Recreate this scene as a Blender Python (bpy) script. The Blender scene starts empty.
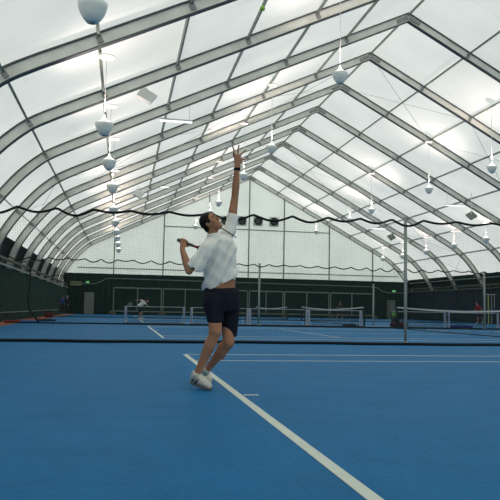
import bpy, bmesh, math, random
from mathutils import Vector, Matrix, Quaternion
random.seed(4)
V = Vector
col = bpy.context.scene.collection
sc = bpy.context.scene
PI = math.pi

# ------------------------------------------------------------------ camera
CAM = V((-13.0094, 0.0, 0.828)); YAW, PITCH, ROLL, F = 0.1897, 0.0894, 0.0195, 657.2
fw = V((math.sin(YAW)*math.cos(PITCH), math.cos(YAW)*math.cos(PITCH), math.sin(PITCH)))
r0 = V((math.cos(YAW), -math.sin(YAW), 0)); u0 = r0.cross(fw)
rt = math.cos(ROLL)*r0 + math.sin(ROLL)*u0
up = -math.sin(ROLL)*r0 + math.cos(ROLL)*u0
cd = bpy.data.cameras.new('camera'); cam = bpy.data.objects.new('camera', cd); col.objects.link(cam)
M = Matrix.Identity(4)
for i in range(3):
    M[i][0], M[i][1], M[i][2], M[i][3] = rt[i], up[i], -fw[i], CAM[i]
cam.matrix_world = M
cd.sensor_width = 36; cd.lens = F*36/500; cd.clip_end = 400
sc.camera = cam
def ray(x, y): return fw*F + rt*(x-250) + up*(250-y)
def at(x, y, Y):      # the point of the hall at depth Y seen at a measured place in the photograph
    d = ray(x, y); return CAM + d*((Y-CAM.y)/d.y)
def onfloor(x, y, z=0.0):
    d = ray(x, y); return CAM + d*((z-CAM.z)/d.z)

# ------------------------------------------------------------------ materials
def mat(name, rgb, rough=.6, metal=0, noise=0, nscale=8, emit=None, spec=.2, bump=0, bscale=40, coat=0):
    m = bpy.data.materials.new(name); m.use_nodes = True
    nt = m.node_tree; b = nt.nodes['Principled BSDF']
    b.inputs['Base Color'].default_value = (*rgb, 1); b.inputs['Roughness'].default_value = rough
    b.inputs['Metallic'].default_value = metal; b.inputs['Specular IOR Level'].default_value = spec
    if noise:
        tc = nt.nodes.new('ShaderNodeTexCoord'); n = nt.nodes.new('ShaderNodeTexNoise'); n.inputs['Scale'].default_value = nscale
        n.inputs['Detail'].default_value = 4
        r = nt.nodes.new('ShaderNodeValToRGB')
        r.color_ramp.elements[0].position = .3; r.color_ramp.elements[1].position = .7
        r.color_ramp.elements[0].color = (*[c*(1-noise) for c in rgb], 1)
        r.color_ramp.elements[1].color = (*[min(1, c*(1+noise)) for c in rgb], 1)
        nt.links.new(tc.outputs['Object'], n.inputs['Vector']); nt.links.new(n.outputs['Fac'], r.inputs['Fac'])
        nt.links.new(r.outputs['Color'], b.inputs['Base Color'])
    if bump:
        tc = nt.nodes.new('ShaderNodeTexCoord'); n = nt.nodes.new('ShaderNodeTexNoise'); n.inputs['Scale'].default_value = bscale
        bp = nt.nodes.new('ShaderNodeBump'); bp.inputs['Strength'].default_value = bump
        nt.links.new(tc.outputs['Object'], n.inputs['Vector']); nt.links.new(n.outputs['Fac'], bp.inputs['Height'])
        nt.links.new(bp.outputs['Normal'], b.inputs['Normal'])
    if emit:
        b.inputs['Emission Color'].default_value = (*emit[:3], 1); b.inputs['Emission Strength'].default_value = emit[3]
    return m

def membrane(name, refl, trans, fac, seam_axis=None):
    """white coated fabric that lets daylight through"""
    m = bpy.data.materials.new(name); m.use_nodes = True; nt = m.node_tree; nt.nodes.clear()
    o = nt.nodes.new('ShaderNodeOutputMaterial'); mx = nt.nodes.new('ShaderNodeMixShader')
    d = nt.nodes.new('ShaderNodeBsdfDiffuse'); t = nt.nodes.new('ShaderNodeBsdfTranslucent')
    mx.inputs['Fac'].default_value = fac
    tc = nt.nodes.new('ShaderNodeTexCoord'); n = nt.nodes.new('ShaderNodeTexNoise'); n.inputs['Scale'].default_value = .35
    n.inputs['Detail'].default_value = 3
    r = nt.nodes.new('ShaderNodeMapRange'); r.inputs['From Min'].default_value = .3; r.inputs['From Max'].default_value = .7
    r.inputs['To Min'].default_value = .9; r.inputs['To Max'].default_value = 1.05
    nt.links.new(tc.outputs['Object'], n.inputs['Vector']); nt.links.new(n.outputs['Fac'], r.inputs['Value'])
    # welded seams of the cloth: a thin double layer that passes less light
    sp = nt.nodes.new('ShaderNodeSeparateXYZ'); nt.links.new(tc.outputs['Object'], sp.inputs[0])
    ad = nt.nodes.new('ShaderNodeMath'); ad.operation = 'ADD'; ad.inputs[1].default_value = 101.43 - 1.7
    md = nt.nodes.new('ShaderNodeMath'); md.operation = 'MODULO'; md.inputs[1].default_value = 2.5
    lt = nt.nodes.new('ShaderNodeMath'); lt.operation = 'LESS_THAN'; lt.inputs[1].default_value = .05
    nt.links.new(sp.outputs[seam_axis or 'Y'], ad.inputs[0]); nt.links.new(ad.outputs[0], md.inputs[0]); nt.links.new(md.outputs[0], lt.inputs[0])
    sm = nt.nodes.new('ShaderNodeMath'); sm.operation = 'MULTIPLY_ADD'; sm.inputs[1].default_value = -.1
    nt.links.new(lt.outputs[0], sm.inputs[0]); nt.links.new(r.outputs['Result'], sm.inputs[2])
    vm = nt.nodes.new('ShaderNodeVectorMath'); vm.operation = 'SCALE'; vm.inputs[0].default_value = trans
    nt.links.new(sm.outputs[0], vm.inputs['Scale'])
    nt.links.new(vm.outputs['Vector'], t.inputs['Color'])
    d.inputs['Color'].default_value = (*refl, 1)
    nt.links.new(d.outputs[0], mx.inputs[1]); nt.links.new(t.outputs[0], mx.inputs[2]); nt.links.new(mx.outputs[0], o.inputs[0])
    return m

MEM = membrane('white_tent_fabric', (.80, .82, .79), (.90, .92, .88), .5)
GAB = membrane('gable_fabric', (.72, .76, .71), (.74, .80, .74), .44, 'X')
FLOOR = mat('blue_court_paint', (.009, .138, .320), .6, spec=.06, noise=.10, nscale=2.2, bump=.08, bscale=60)
def add_fine_noise(m, amt):
    nt = m.node_tree; b = nt.nodes['Principled BSDF']; tc = nt.nodes.new('ShaderNodeTexCoord')
    n = nt.nodes.new('ShaderNodeTexNoise'); n.inputs['Scale'].default_value = 30; n.inputs['Detail'].default_value = 3
    mx = nt.nodes.new('ShaderNodeMix'); mx.data_type = 'RGBA'; mx.blend_type = 'MULTIPLY'; mx.inputs[0].default_value = 1
    rp = nt.nodes.new('ShaderNodeMapRange'); rp.inputs['From Min'].default_value = .3; rp.inputs['From Max'].default_value = .7
    rp.inputs['To Min'].default_value = 1-amt; rp.inputs['To Max'].default_value = 1+amt
    src = b.inputs['Base Color'].links[0].from_socket
    nt.links.new(tc.outputs['Object'], n.inputs['Vector']); nt.links.new(n.outputs['Fac'], rp.inputs['Value'])
    nt.links.new(src, mx.inputs[6]); nt.links.new(rp.outputs['Result'], mx.inputs[7]); nt.links.new(mx.outputs[2], b.inputs['Base Color'])
add_fine_noise(FLOOR, .13)
LINE = mat('court_line_paint', (.62, .66, .58), .6, noise=.05, nscale=6)
ORANGE = mat('orange_floor_strip', (.34, .10, .045), .7, noise=.15, nscale=3)
ALU = mat('aluminium_frame', (.78, .78, .70), .55, 0, noise=.12, nscale=1.5)
ALUD = mat('aluminium_edge', (.085, .10, .105), .5, .2)
PUR = mat('purlin_metal', (.26, .30, .26), .5, .2)
STEEL = mat('bracket_steel', (.30, .30, .29), .45, .5)
CABLE = mat('bracing_cable', (.30, .32, .30), .5, .3)
LIN = mat('dark_green_lining', (.009, .020, .016), .8, noise=.2, nscale=.6)
CURT = mat('green_curtain', (.021, .045, .033), .8, noise=.2, nscale=1.2)
FARG = mat('far_green_sheet', (.005, .018, .011), .8, noise=.15, nscale=.5)
NAVY = mat('navy_sheet', (.008, .014, .026), .75, noise=.2, nscale=.5)
BEAM = mat('side_rail_metal', (.10, .105, .09), .5, .2, noise=.2)
RAILB = mat('clip_and_lit_edge', (.42, .46, .44), .4, .4)  # pale clips, and the truss edge coloured as if brightly lit
FRM = mat('grey_lattice', (.19, .22, .185), .6)
BOWL = mat('lamp_bowl', (.80, .83, .78), .45)
GLOW = mat('lamp_glass', (.9, .9, .85), .4, emit=(1, .97, .92, 1.3))
TUBE = mat('tube_light', (.9, .9, .88), .4, emit=(1, 1, .97, 1.1))
WHT = mat('white_metal', (.75, .77, .74), .5)
ROD = mat('rod_white', (.78, .76, .72), .5)
BLK = mat('black_band', (.012, .014, .016), .8)
CORD = mat('net_cord', (.06, .09, .08), .8)
CORDW = mat('net_cord_dark', (.015, .02, .02), .8)
TAPE = mat('white_net_tape', (.60, .64, .62), .7)
PANEL = mat('white_end_panel', (.42, .46, .48), .7)
BLUEM = mat('blue_print', (.05, .12, .5), .6)
POSTG = mat('grey_post', (.34, .38, .34), .5)
POSTB = mat('black_post', (.015, .018, .018), .4)
YEL = mat('yellow_pole', (.45, .46, .10), .6)
BALL = mat('tennis_ball_felt', (.32, .62, .04), .9)
BALLW = mat('pale_ball', (.6, .65, .62), .9)
SKIN = mat('skin', (.42, .20, .115), .55, noise=.12, nscale=9)
SKIN2 = mat('skin_far', (.34, .18, .12), .6)
HAIR = mat('dark_hair', (.012, .010, .009), .6, noise=.4, nscale=60, bump=.5, bscale=150)
SHIRT = mat('white_shirt', (.88, .86, .79), .85, noise=.05, nscale=8)
SHORT = mat('navy_shorts', (.008, .010, .020), .85, noise=.2, nscale=10)
SHOE = mat('white_shoe', (.60, .58, .50), .5, noise=.08, nscale=20)
SOLE = mat('shoe_sole', (.14, .13, .12), .6)
DARKP = mat('dark_print', (.03, .035, .045), .6)
REDT = mat('red_shirt', (.28, .012, .018), .8)
BLUT = mat('blue_shirt', (.02, .07, .25), .8)
DKT = mat('dark_clothes', (.02, .022, .026), .8)
PALE = mat('pale_clothes', (.40, .42, .42), .8)
BEIGE = mat('locker_beige', (.20, .215, .17), .6, noise=.1)
SIGNY = mat('sign_yellow', (.24, .26, .13), .6)
EXITG = mat('exit_green', (.1, .5, .12), .5, emit=(.25, 1, .3, .5))
DOORG = mat('grey_door', (.13, .145, .125), .6)
REDB = mat('red_bag', (.10, .01, .015), .7)
BLUEB = mat('blue_mat', (.008, .02, .20), .7)
GRN = mat('lime_cloth', (.13, .34, .06), .7)
CONB = mat('brown_base', (.10, .075, .05), .8, noise=.2)
BBLU = mat('bright_blue_board', (.04, .24, .62), .5)
BRED = mat('red_board', (.45, .09, .07), .5)
RKT = mat('racket_frame', (.05, .04, .045), .35)
RKTR = mat('racket_red', (.22, .02, .02), .35)
GRIP = mat('racket_grip', (.10, .11, .10), .7)
FAND = mat('fan_dark', (.02, .025, .022), .5)
FANG = mat('fan_housing', (.50, .55, .50), .5)
FANB = mat('fan_blade', (.12, .14, .13), .5)

# ------------------------------------------------------------------ helpers
def link(name, bm, m, parent=None, smooth=False, mats=None):
    me = bpy.data.meshes.new(name)
    bmesh.ops.recalc_face_normals(bm, faces=bm.faces)
    bm.to_mesh(me); bm.free()
    o = bpy.data.objects.new(name, me); col.objects.link(o)
    for mm in (mats or [m]): me.materials.append(mm)
    if smooth:
        for p in me.polygons: p.use_smooth = True
    if parent:
        o.parent = parent
        o.matrix_parent_inverse = parent.matrix_world.inverted() if parent.type != 'EMPTY' else Matrix.Translation(-V(parent.location)) if parent.rotation_euler.z == 0 else (Matrix.Translation(V(parent.location)) @ Matrix.Rotation(parent.rotation_euler.z, 4, 'Z')).inverted()
    return o
def lnk(name, bm, m, parent, smooth=False):   # part modelled in its parent's own frame
    o = link(name, bm, m, None, smooth); o.parent = parent; return o
def tag(o, label, cat, group=None, kind=None):
    if label: o['label'] = label
    if cat: o['category'] = cat
    if group: o['group'] = group
    if kind: o['kind'] = kind
    return o
def thing(name, label, cat, loc=(0, 0, 0), rz=0, group=None):
    o = bpy.data.objects.new(name, None); col.objects.link(o); o.location = loc; o.rotation_euler = (0, 0, rz); o.empty_display_size = .1
    return tag(o, label, cat, group)
def box(bm, c, s, rot=None):
    mt = Matrix.Translation(V(c))
    if rot is not None: mt = mt @ rot
    return bmesh.ops.create_cube(bm, size=1, matrix=mt @ Matrix.Diagonal((*s, 1)))
def box2(bm, a, b): box(bm, [(a[i]+b[i])/2 for i in range(3)], [abs(b[i]-a[i]) for i in range(3)])
def rod(bm, a, b, r, n=6, r2=None, cap=True):
    a, b = V(a), V(b); d = b-a; L = d.length
    q = V((0, 0, 1)).rotation_difference(d.normalized()).to_matrix().to_4x4()
    bmesh.ops.create_cone(bm, cap_ends=cap, segments=n, radius1=r, radius2=r if r2 is None else r2, depth=L, matrix=Matrix.Translation((a+b)/2) @ q)
def tube(bm, pts, r, n=6):
    pts = [V(p) for p in pts]; rings = []
    for i, p in enumerate(pts):
        t = (pts[min(i+1, len(pts)-1)]-pts[max(i-1, 0)]).normalized()
        a = t.cross(V((0, 0, 1)))
        if a.length < 1e-3: a = V((1, 0, 0))
        a.normalize(); b = t.cross(a)
        rings.append([bm.verts.new(p + a*math.cos(2*PI*k/n)*r + b*math.sin(2*PI*k/n)*r) for k in range(n)])
    for A, B in zip(rings, rings[1:]):
        for k in range(n): bm.faces.new((A[k], A[(k+1) % n], B[(k+1) % n], B[k]))
    bm.faces.new(rings[0]); bm.faces.new(rings[-1][::-1])
def lathe(bm, prof, c=(0, 0, 0), n=20):
    c = V(c); rings = []
    for r, z in prof:
        rings.append([bm.verts.new(c+V((max(r, 1e-4)*math.cos(2*PI*k/n), max(r, 1e-4)*math.sin(2*PI*k/n), z))) for k in range(n)])
    for A, B in zip(rings, rings[1:]):
        for k in range(n): bm.faces.new((A[k], A[(k+1) % n], B[(k+1) % n], B[k]))
    bm.faces.new(rings[0]); bm.faces.new(rings[-1][::-1])
def ell(bm, c, s, rot=None, seg=14):
    mt = Matrix.Translation(V(c))
    if rot is not None: mt = mt @ rot
    bmesh.ops.create_uvsphere(bm, u_segments=seg, v_segments=seg*2//3, radius=1, matrix=mt @ Matrix.Diagonal((*s, 1)))
def caps(bm, a, b, r1, r2=None, n=12):
    r2 = r1 if r2 is None else r2; a, b = V(a), V(b)
    if (b-a).length > 1e-5: rod(bm, a, b, r1, n, r2)
    bmesh.ops.create_uvsphere(bm, u_segments=n, v_segments=8, radius=r1, matrix=Matrix.Translation(a))
    bmesh.ops.create_uvsphere(bm, u_segments=n, v_segments=8, radius=r2, matrix=Matrix.Translation(b))
def loft(bm, secs, n=20):   # secs: (centre, half-axis vector 1, half-axis vector 2)
    rings = []
    for c, a, b in secs:
        rings.append([bm.verts.new(V(c)+V(a)*math.cos(2*PI*k/n)+V(b)*math.sin(2*PI*k/n)) for k in range(n)])
    for A, B in zip(rings, rings[1:]):
        for k in range(n): bm.faces.new((A[k], A[(k+1) % n], B[(k+1) % n], B[k]))
    bm.faces.new(rings[0]); bm.faces.new(rings[-1][::-1])
def fuse(name, bm, m, parent, voxel=.008, smooth=2):
    """melt overlapping volumes into one continuous surface"""
    me = bpy.data.meshes.new('t'); bmesh.ops.recalc_face_normals(bm, faces=bm.faces); bm.to_mesh(me); bm.free()
    t = bpy.data.objects.new('t', me); col.objects.link(t)
    r = t.modifiers.new('r', 'REMESH'); r.mode = 'VOXEL'; r.voxel_size = voxel
    if smooth: s = t.modifiers.new('s', 'SMOOTH'); s.factor = .5; s.iterations = smooth
    dg = bpy.context.evaluated_depsgraph_get(); me2 = bpy.data.meshes.new_from_object(t.evaluated_get(dg))
    bpy.data.objects.remove(t); bpy.data.meshes.remove(me)
    o = bpy.data.objects.new(name, me2); me2.name = name; col.objects.link(o); me2.materials.clear(); me2.materials.append(m)
    for p in me2.polygons: p.use_smooth = True
    if parent: o.parent = parent; o.matrix_parent_inverse = Matrix.Translation(-V(parent.location))
    return o
def struct(name, bm, m, label=None):
    o = link(name, bm, m); o['kind'] = 'structure'
    if label: o['label'] = label
    return o
def copy_tree(o, parent=None):
    c = o.copy(); col.objects.link(c); c.parent = parent
    for ch in list(o.children): copy_tree(ch, c)
    return c

# ------------------------------------------------------------------ hall dimensions
Y0, BAY = 28.5685, 5.0041
def RY(k): return Y0 + BAY*k
YF = RY(8); YN = RY(-7)
LEFT = [(0, 14.95), (6.1, 12.08), (11.3, 9.6), (13.6, 8.5), (14.8, 7.93), (15.7, 7.5), (16.5, 7.05), (17.3, 6.35), (17.9, 5.65), (18.5, 4.85), (19.0, 3.95), (19.3, 2.9), (19.45, 1.6), (19.5, 0)]
RIGHT = [(0, 14.95), (6, 11.80), (11, 9.10), (13.45, 7.80), (15, 6.97), (15.9, 6.42), (16.7, 5.75), (17.3, 5.1), (17.9, 4.3), (18.4, 3.45), (18.75, 2.4), (18.9, 1.2), (18.95, 0)]
def smooth_half(H):
    P = [V((a, 0, b)) for a, b in H]; out = [P[0], P[1], P[2]]
    for i in range(2, len(P)-1):
        p0, p1, p2, p3 = P[i-1], P[i], P[i+1], P[min(i+2, len(P)-1)]
        for t in (.25, .5, .75, 1):
            out.append(.5*((2*p1)+(p2-p0)*t+(2*p0-5*p1+4*p2-p3)*t*t+(3*p1-p0-3*p2+p3)*t**3))
    return [(p.x, p.z) for p in out]
SHL, SHR = smooth_half(LEFT), smooth_half(RIGHT)
FULL = [(-x, z) for x, z in SHL[:0:-1]] + SHR        # left foot .. ridge .. right foot
def normals(P):
    N = []
    for i in range(len(P)):
        a = P[max(i-1, 0)]; b = P[min(i+1, len(P)-1)]; dx, dz = b[0]-a[0], b[1]-a[1]; L = math.hypot(dx, dz)
        n = (-dz/L, dx/L)
        N.append(n)
    return N
NF = normals(FULL)
def off(d): # offset outward, mitred at the ridge
    out = []
    for (x, z), (nx, nz) in zip(FULL, NF):
        k = d/ .9 if abs(x) < 1e-6 else d
        out.append((x+nx*k, z+nz*k))
    return out
def zroof(x, d=0): # height of the rib centreline at |x|
    H = SHL if x < 0 else SHR; x = abs(x)
    for (a, za), (b, zb) in zip(H, H[1:]):
        if a <= x <= b: return za+(zb-za)*(x-a)/(b-a) + d
    return 0
def sweep(bm, inner, outer, y0, y1):
    A = off(inner); B = off(outer); rings = []
    for (ax, az), (bx, bz) in zip(A, B):
        az = max(az, 0); bz = max(bz, 0)
        rings.append([bm.verts.new(p) for p in ((ax, y0, az), (ax, y1, az), (bx, y1, bz), (bx, y0, bz))])
    for P, Q in zip(rings, rings[1:]):
        for k in range(4): bm.faces.new((P[k], P[(k+1) % 4], Q[(k+1) % 4], Q[k]))
    bm.faces.new(rings[0]); bm.faces.new(rings[-1][::-1])

# ------------------------------------------------------------------ structure
bm = bmesh.new(); box2(bm, (-20, YN-1, -.2), (20, YF+1, 0)); struct('floor', bm, FLOOR, 'blue painted hard court floor')
# membrane roof, white part only (down to the dark lining)
ZL = 4.35
def shell(sel, d0, d1, y0, y1, bm):
    A = off(d0); B = off(d1)
    idx = [i for i in range(len(FULL)) if sel(FULL[i])]
    prev = None
    for i in idx:
        r = [bm.verts.new(p) for p in ((A[i][0], y0, max(A[i][1], 0)), (A[i][0], y1, max(A[i][1], 0)))]
        if prev: bm.faces.new((prev[0], prev[1], r[1], r[0]))
        prev = r
bm = bmesh.new()
# cut the outline at ZL exactly
def cut_profile(d):
    P = off(d); out = []
    for i in range(len(P)-1):
        a, b = P[i], P[i+1]
        if a[1] >= ZL: out.append(a)
        if (a[1]-ZL)*(b[1]-ZL) < 0:
            t = (ZL-a[1])/(b[1]-a[1]); out.append((a[0]+(b[0]-a[0])*t, ZL))
    return out
CP = cut_profile(.24)
prev = None
ys = [YN] + [RY(k) for k in range(-6, 9)]
rows = []
for x, z in CP:
    rows.append([bm.verts.new((x, y, z)) for y in (YN, YF)])
for P, Q in zip(rows, rows[1:]): bm.faces.new((P[0], P[1], Q[1], Q[0]))
struct('ceiling', bm, MEM, 'white translucent tent fabric roof with curved eaves')
XL = {-1: -CP[0][0], 1: CP[-1][0]}
for s, nm in ((-1, 'wall_left'), (1, 'wall_right')):
    bm = bmesh.new(); P = [p for p in off(.24) if p[1] < ZL and p[0]*s > 0]
    P = sorted(P, key=lambda p: -p[1]); P = [(s*XL[s], ZL)] + [(x, max(z, 0)) for x, z in P]
    rows = [[bm.verts.new((x, y, z)) for y in (YN, YF)] for x, z in P]
    for A, B in zip(rows, rows[1:]): bm.faces.new((A[0], A[1], B[1], B[0]))
    struct(nm, bm, LIN, 'dark lining on the lower tent side')
def gable(name, y, m):
    bm = bmesh.new(); vs = [bm.verts.new((x, y, z)) for x, z in CP] + [bm.verts.new((XL[1], y, 0)), bm.verts.new((-XL[-1], y, 0))]
    bm.faces.new(vs); struct(name, bm, m, 'white fabric gable end wall')
gable('wall_far', YF+.1, GAB); gable('wall_near', YN, GAB)
bm = bmesh.new(); box2(bm, (-18.5, 24, 0.001), (-17.5, YF-.3, .006)); o = struct('trim_1', bm, ORANGE, 'orange strip of floor along the left curtain')
# court markings
YC, S, BX = 6.3134, 17.1606, -11.885
for k in range(4):
    yc = YC+S*k; bm = bmesh.new(); z0, z1 = .001, .004; L = .05
    for sx in (-1, 1):
        box2(bm, (sx*11.885-L*.75, yc-5.485, z0), (sx*11.885+L*.75, yc+5.485, z1))
        box2(bm, (sx*6.4-L/2, yc-4.115, z0), (sx*6.4+L/2, yc+4.115, z1))
        box2(bm, (sx*11.83, yc-.025, z0), (sx*11.685, yc+.025, z1))
    for yy in (-5.485, -4.115, 4.115, 5.485):
        w = .025
        box2(bm, (-11.92, yc+yy-w, z0), (11.92, yc+yy+w, z1+.001))
    box2(bm, (-6.4, yc-.025, z0), (6.4, yc+.025, z1))
    struct('trim_%d' % (k+2), bm, LINE, 'white painted tennis court lines')

# ------------------------------------------------------------------ roof frames
ordn = ['nearest', 'second', 'third', 'fourth', 'fifth', 'sixth', 'seventh', 'eighth', 'ninth', 'tenth', 'last']
proto = None
for k in range(-2, 9):
    if proto is None:
        t = thing('roof_frame', '', 'roof frame', (0, RY(k), 0))
        bm = bmesh.new(); sweep(bm, -.18, .15, -.045, .045); lnk('web', bm, ALU, t)
        bm = bmesh.new(); sweep(bm, -.212, -.18, -.10, .10); lnk('inner_flange', bm, ALUD, t)
        bm = bmesh.new(); sweep(bm, .15, .2, -.10, .10); lnk('outer_flange', bm, ALUD, t)
        bm = bmesh.new()
        for s in (-1, 1):
            box(bm, (s*.32, 0, 14.78), (.6, .22, .16), Matrix.Rotation(s*.455, 4, 'Y'))
        lnk('ridge_bracket', bm, STEEL, t)
        bm = bmesh.new()
        for s in (-1, 1):
            for x in (3.1, 6, 8.7, 11.3, 13.9, 16.4, 18.15):
                zz = zroof(s*x); a = .45 if x < 14.5 else .65 if x < 17 else .9
                box(bm, (s*x, 0, zz-.02), (.16, .2, .2), Matrix.Rotation(s*a, 4, 'Y'))
        lnk('purlin_bracket', bm, STEEL, t)
        proto = t
    else:
        t = copy_tree(proto); t.location = (0, RY(k), 0)
    i = k+2
    if k == -2: lb = 'grey metal roof frame crossing only the top left corner, nearest the camera'
    elif k == -1: lb = 'grey metal roof frame second from the top left corner, peak out of sight'
    elif k == 8: lb = 'last grey metal roof frame, against the white gable end wall'
    elif k == 0: lb = 'grey metal roof frame with the highest peak in sight, at the top right'
    elif k == 1: lb = 'grey metal roof frame whose peak is second below the top right one'
    elif k == 2: lb = 'grey metal roof frame whose peak is third from top right, just behind the large pendant lamp'
    else: lb = 'grey metal roof frame, %s one out from the far gable wall' % {7: 'first', 6: 'second', 5: 'third', 4: 'fourth', 3: 'fifth'}[k]
    tag(t, lb, 'roof frame', 'roof frames along the hall')

pn = {0: 'ridge'}
for s in (0, -1, 1):
    for i, x in enumerate([0] if s == 0 else [3.1, 6.0, 8.7, 11.3, 13.9, 16.4, 18.15]):
        bm = bmesh.new(); zz = zroof(s*x)
        w = .07 if x < 18 else .05
        a = .455 if x < 14.5 else (.7 if x < 17 else .9)
        nrm = V((s*math.sin(a), 0, math.cos(a))) if s else V((0, 0, 1))
        c = V((s*x, (YF+10)/2, zz)) + nrm*.10
        box(bm, c, (w, YF-10, .10), Matrix.Rotation(s*a, 4, 'Y'))
        side = 'left' if s < 0 else 'right'
        if s == 0: lb = 'long thin roof tube running along the ridge'
        else: lb = 'long thin roof tube, %s down from the ridge on the %s slope' % (['first', 'second', 'third', 'fourth', 'fifth', 'sixth, at the bend', 'lowest'][i].split(',')[0], side) + ('' if i == 5 else ''  if i == 6 else '')
        tag(link('roof_tube', bm, PUR if s <= 0 or True else PUR), lb, 'roof tube', 'roof tubes along the hall')

# diagonal bracing cables, second bay in sight and one near the far end
bc = 0
for k, where in ((1, 'near'), (5, 'far')):
    for s in (-1, 1):
        bm = bmesh.new()
        for xa, xb in ((0.2, 6.0), (6.0, 11.3), (11.3, 16.4), (16.4, 18.15)):
            for (p, q) in (((xa, RY(k)), (xb, RY(k+1))), ((xb, RY(k)), (xa, RY(k+1)))):
                rod(bm, (s*p[0], p[1], zroof(s*p[0])-.05), (s*q[0], q[1], zroof(s*q[0])-.05), .011, 4)
        tag(link('bracing_cable', bm, CABLE), 'crossed thin bracing cables under the %s roof slope, %s' % ('left' if s < 0 else 'right', 'near the front' if k == 1 else 'towards the gable wall'), 'cable', 'bracing cables under the roof')

# gable columns and rails
for x in (-14, -9, -4.3, 0, 3.85, 8.95, 13.95):
    bm = bmesh.new(); z = zroof(x)-.1; box2(bm, (x-.06, YF-.165, 0), (x+.06, YF-.07, z))
    nm = {-14: 'leftmost, behind the bowl lamp row', -9: 'second from the left', -4.3: 'third from the left', 0: 'in the middle under the ridge', 3.85: 'first right of the middle', 8.95: 'second right of the middle', 13.95: 'rightmost, by the curved eaves'}[x]
    t = link('gable_post', bm, FRM); tag(t, 'thin grey upright of the far gable wall, ' + nm, 'post', 'gable wall uprights')
    bm = bmesh.new(); lathe(bm, [(.34, 0), (.36, .08), (.28, .3), (.12, .38)], (x, YF-.85, 0), 10)
    tag(link('post_base', bm, CONB, smooth=False), 'brown weight block at the foot of the gable upright ' + nm, 'weight block', 'weights under the gable uprights')
for nm, z, x0, x1, w in (('upper', 9.25, -8.95, 8.95, .05), ('lower', 4.7, -17.6, 17.0, .05)):
    bm = bmesh.new(); box2(bm, (x0, YF-.06, z-w), (x1, YF+.02, z+w))
    tag(link('gable_rail', bm, FRM), '%s thin horizontal rail across the white gable wall' % nm, 'rail')
# dark green sheet across the gable's lower part
bm = bmesh.new(); n = 220; prev = None
for i in range(n+1):
    x = -18.9+37.4*i/n; y = YF-.2 + .03*math.sin(i*1.9)
    r = [bm.verts.new((x, y, 0)), bm.verts.new((x, y, 4.12))]
    if prev: bm.faces.new((prev[0], r[0], r[1], prev[1]))
    prev = r
tag(link('backdrop_curtain', bm, FARG), 'dark green sheet hung across the foot of the far gable wall', 'curtain')
bm = bmesh.new(); yy = YF-.265
pts = [(-18.2, yy, 3.05), (-15.9, yy, 3.05), (-15.2, yy, 3.3), (-14.7, yy, 3.62), (-14.3, yy, 3.66), (13.6, yy, 3.50), (14.4, yy, 3.42), (15.0, yy, 3.05), (15.6, yy, 2.9), (17.7, yy, 2.9)]
tube(bm, pts, .045, 6); tag(link('conduit_pipe', bm, FRM), 'thin grey conduit pipe running high along the dark green sheet', 'pipe')
# light frames standing before the sheet
edges = [-14, -9, -4.3, 0, 3.85, 8.95, 13.95]
names = ['leftmost', 'second from left', 'third from left, behind the player', 'fourth from left', 'fifth from left', 'rightmost']
for (a, b), nm in zip(zip(edges, edges[1:]), names):
    bm = bmesh.new(); y = YF-.42; w = .045; a += .1; b -= .1
    for z in (.36, 2.72): box2(bm, (a, y-w, z-w*1.3), (b, y+w, z+w*1.3))
    for x in (a, b): box2(bm, (x-w, y-w, 0), (x+w, y+w, 2.72))
    t = link('practice_frame', bm, FRM); tag(t, 'thin grey rectangular frame before the dark green sheet, ' + nm, 'frame', 'frames along the far wall')
    bm = bmesh.new(); box2(bm, ((a+b)/2-w, y-w, .42), ((a+b)/2+w, y+w, 2.67)); link('mullion', bm, FRM, t)
# fans
pf = None
for i, (x, z, nm) in enumerate(((-2.6, 10.1, 'leftmost, half behind the tossing arm'), (-.82, 10.15, 'second from left beside the arm'), (.95, 10.2, 'third from left'), (2.7, 10.2, 'rightmost'))):
    if pf is None:
        t = thing('wall_fan', '', 'fan', (x, YF-.05, z))
        bm = bmesh.new(); box(bm, (0, -.1, 0), (1.0, .3, 1.0)); lnk('housing', bm, FANG, t)
        bm = bmesh.new(); R = Matrix.Rotation(PI/2, 4, 'X')
        bmesh.ops.create_cone(bm, cap_ends=True, segments=24, radius1=.44, radius2=.44, depth=.1, matrix=Matrix.Translation((0, -.27, 0)) @ R); lnk('duct', bm, FAND, t)
        bm = bmesh.new()
        for q in range(5):
            a = q*2*PI/5; box(bm, (.2*math.cos(a), -.345, .2*math.sin(a)), (.30, .02, .10), Matrix.Rotation(-a, 4, 'Y') @ Matrix.Rotation(.3, 4, 'X'))
        lnk('blades', bm, FANB, t)
        bm = bmesh.new(); bmesh.ops.create_cone(bm, cap_ends=True, segments=12, radius1=.09, radius2=.06, depth=.1, matrix=Matrix.Translation((0, -.37, 0)) @ R); lnk('hub', bm, FAND, t)
        pf = t
    else:
        t = copy_tree(pf); t.location = (x, YF-.05, z)
    tag(t, 'round dark wall fan high on the white gable, ' + nm, 'fan', 'fans on the gable wall')

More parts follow.
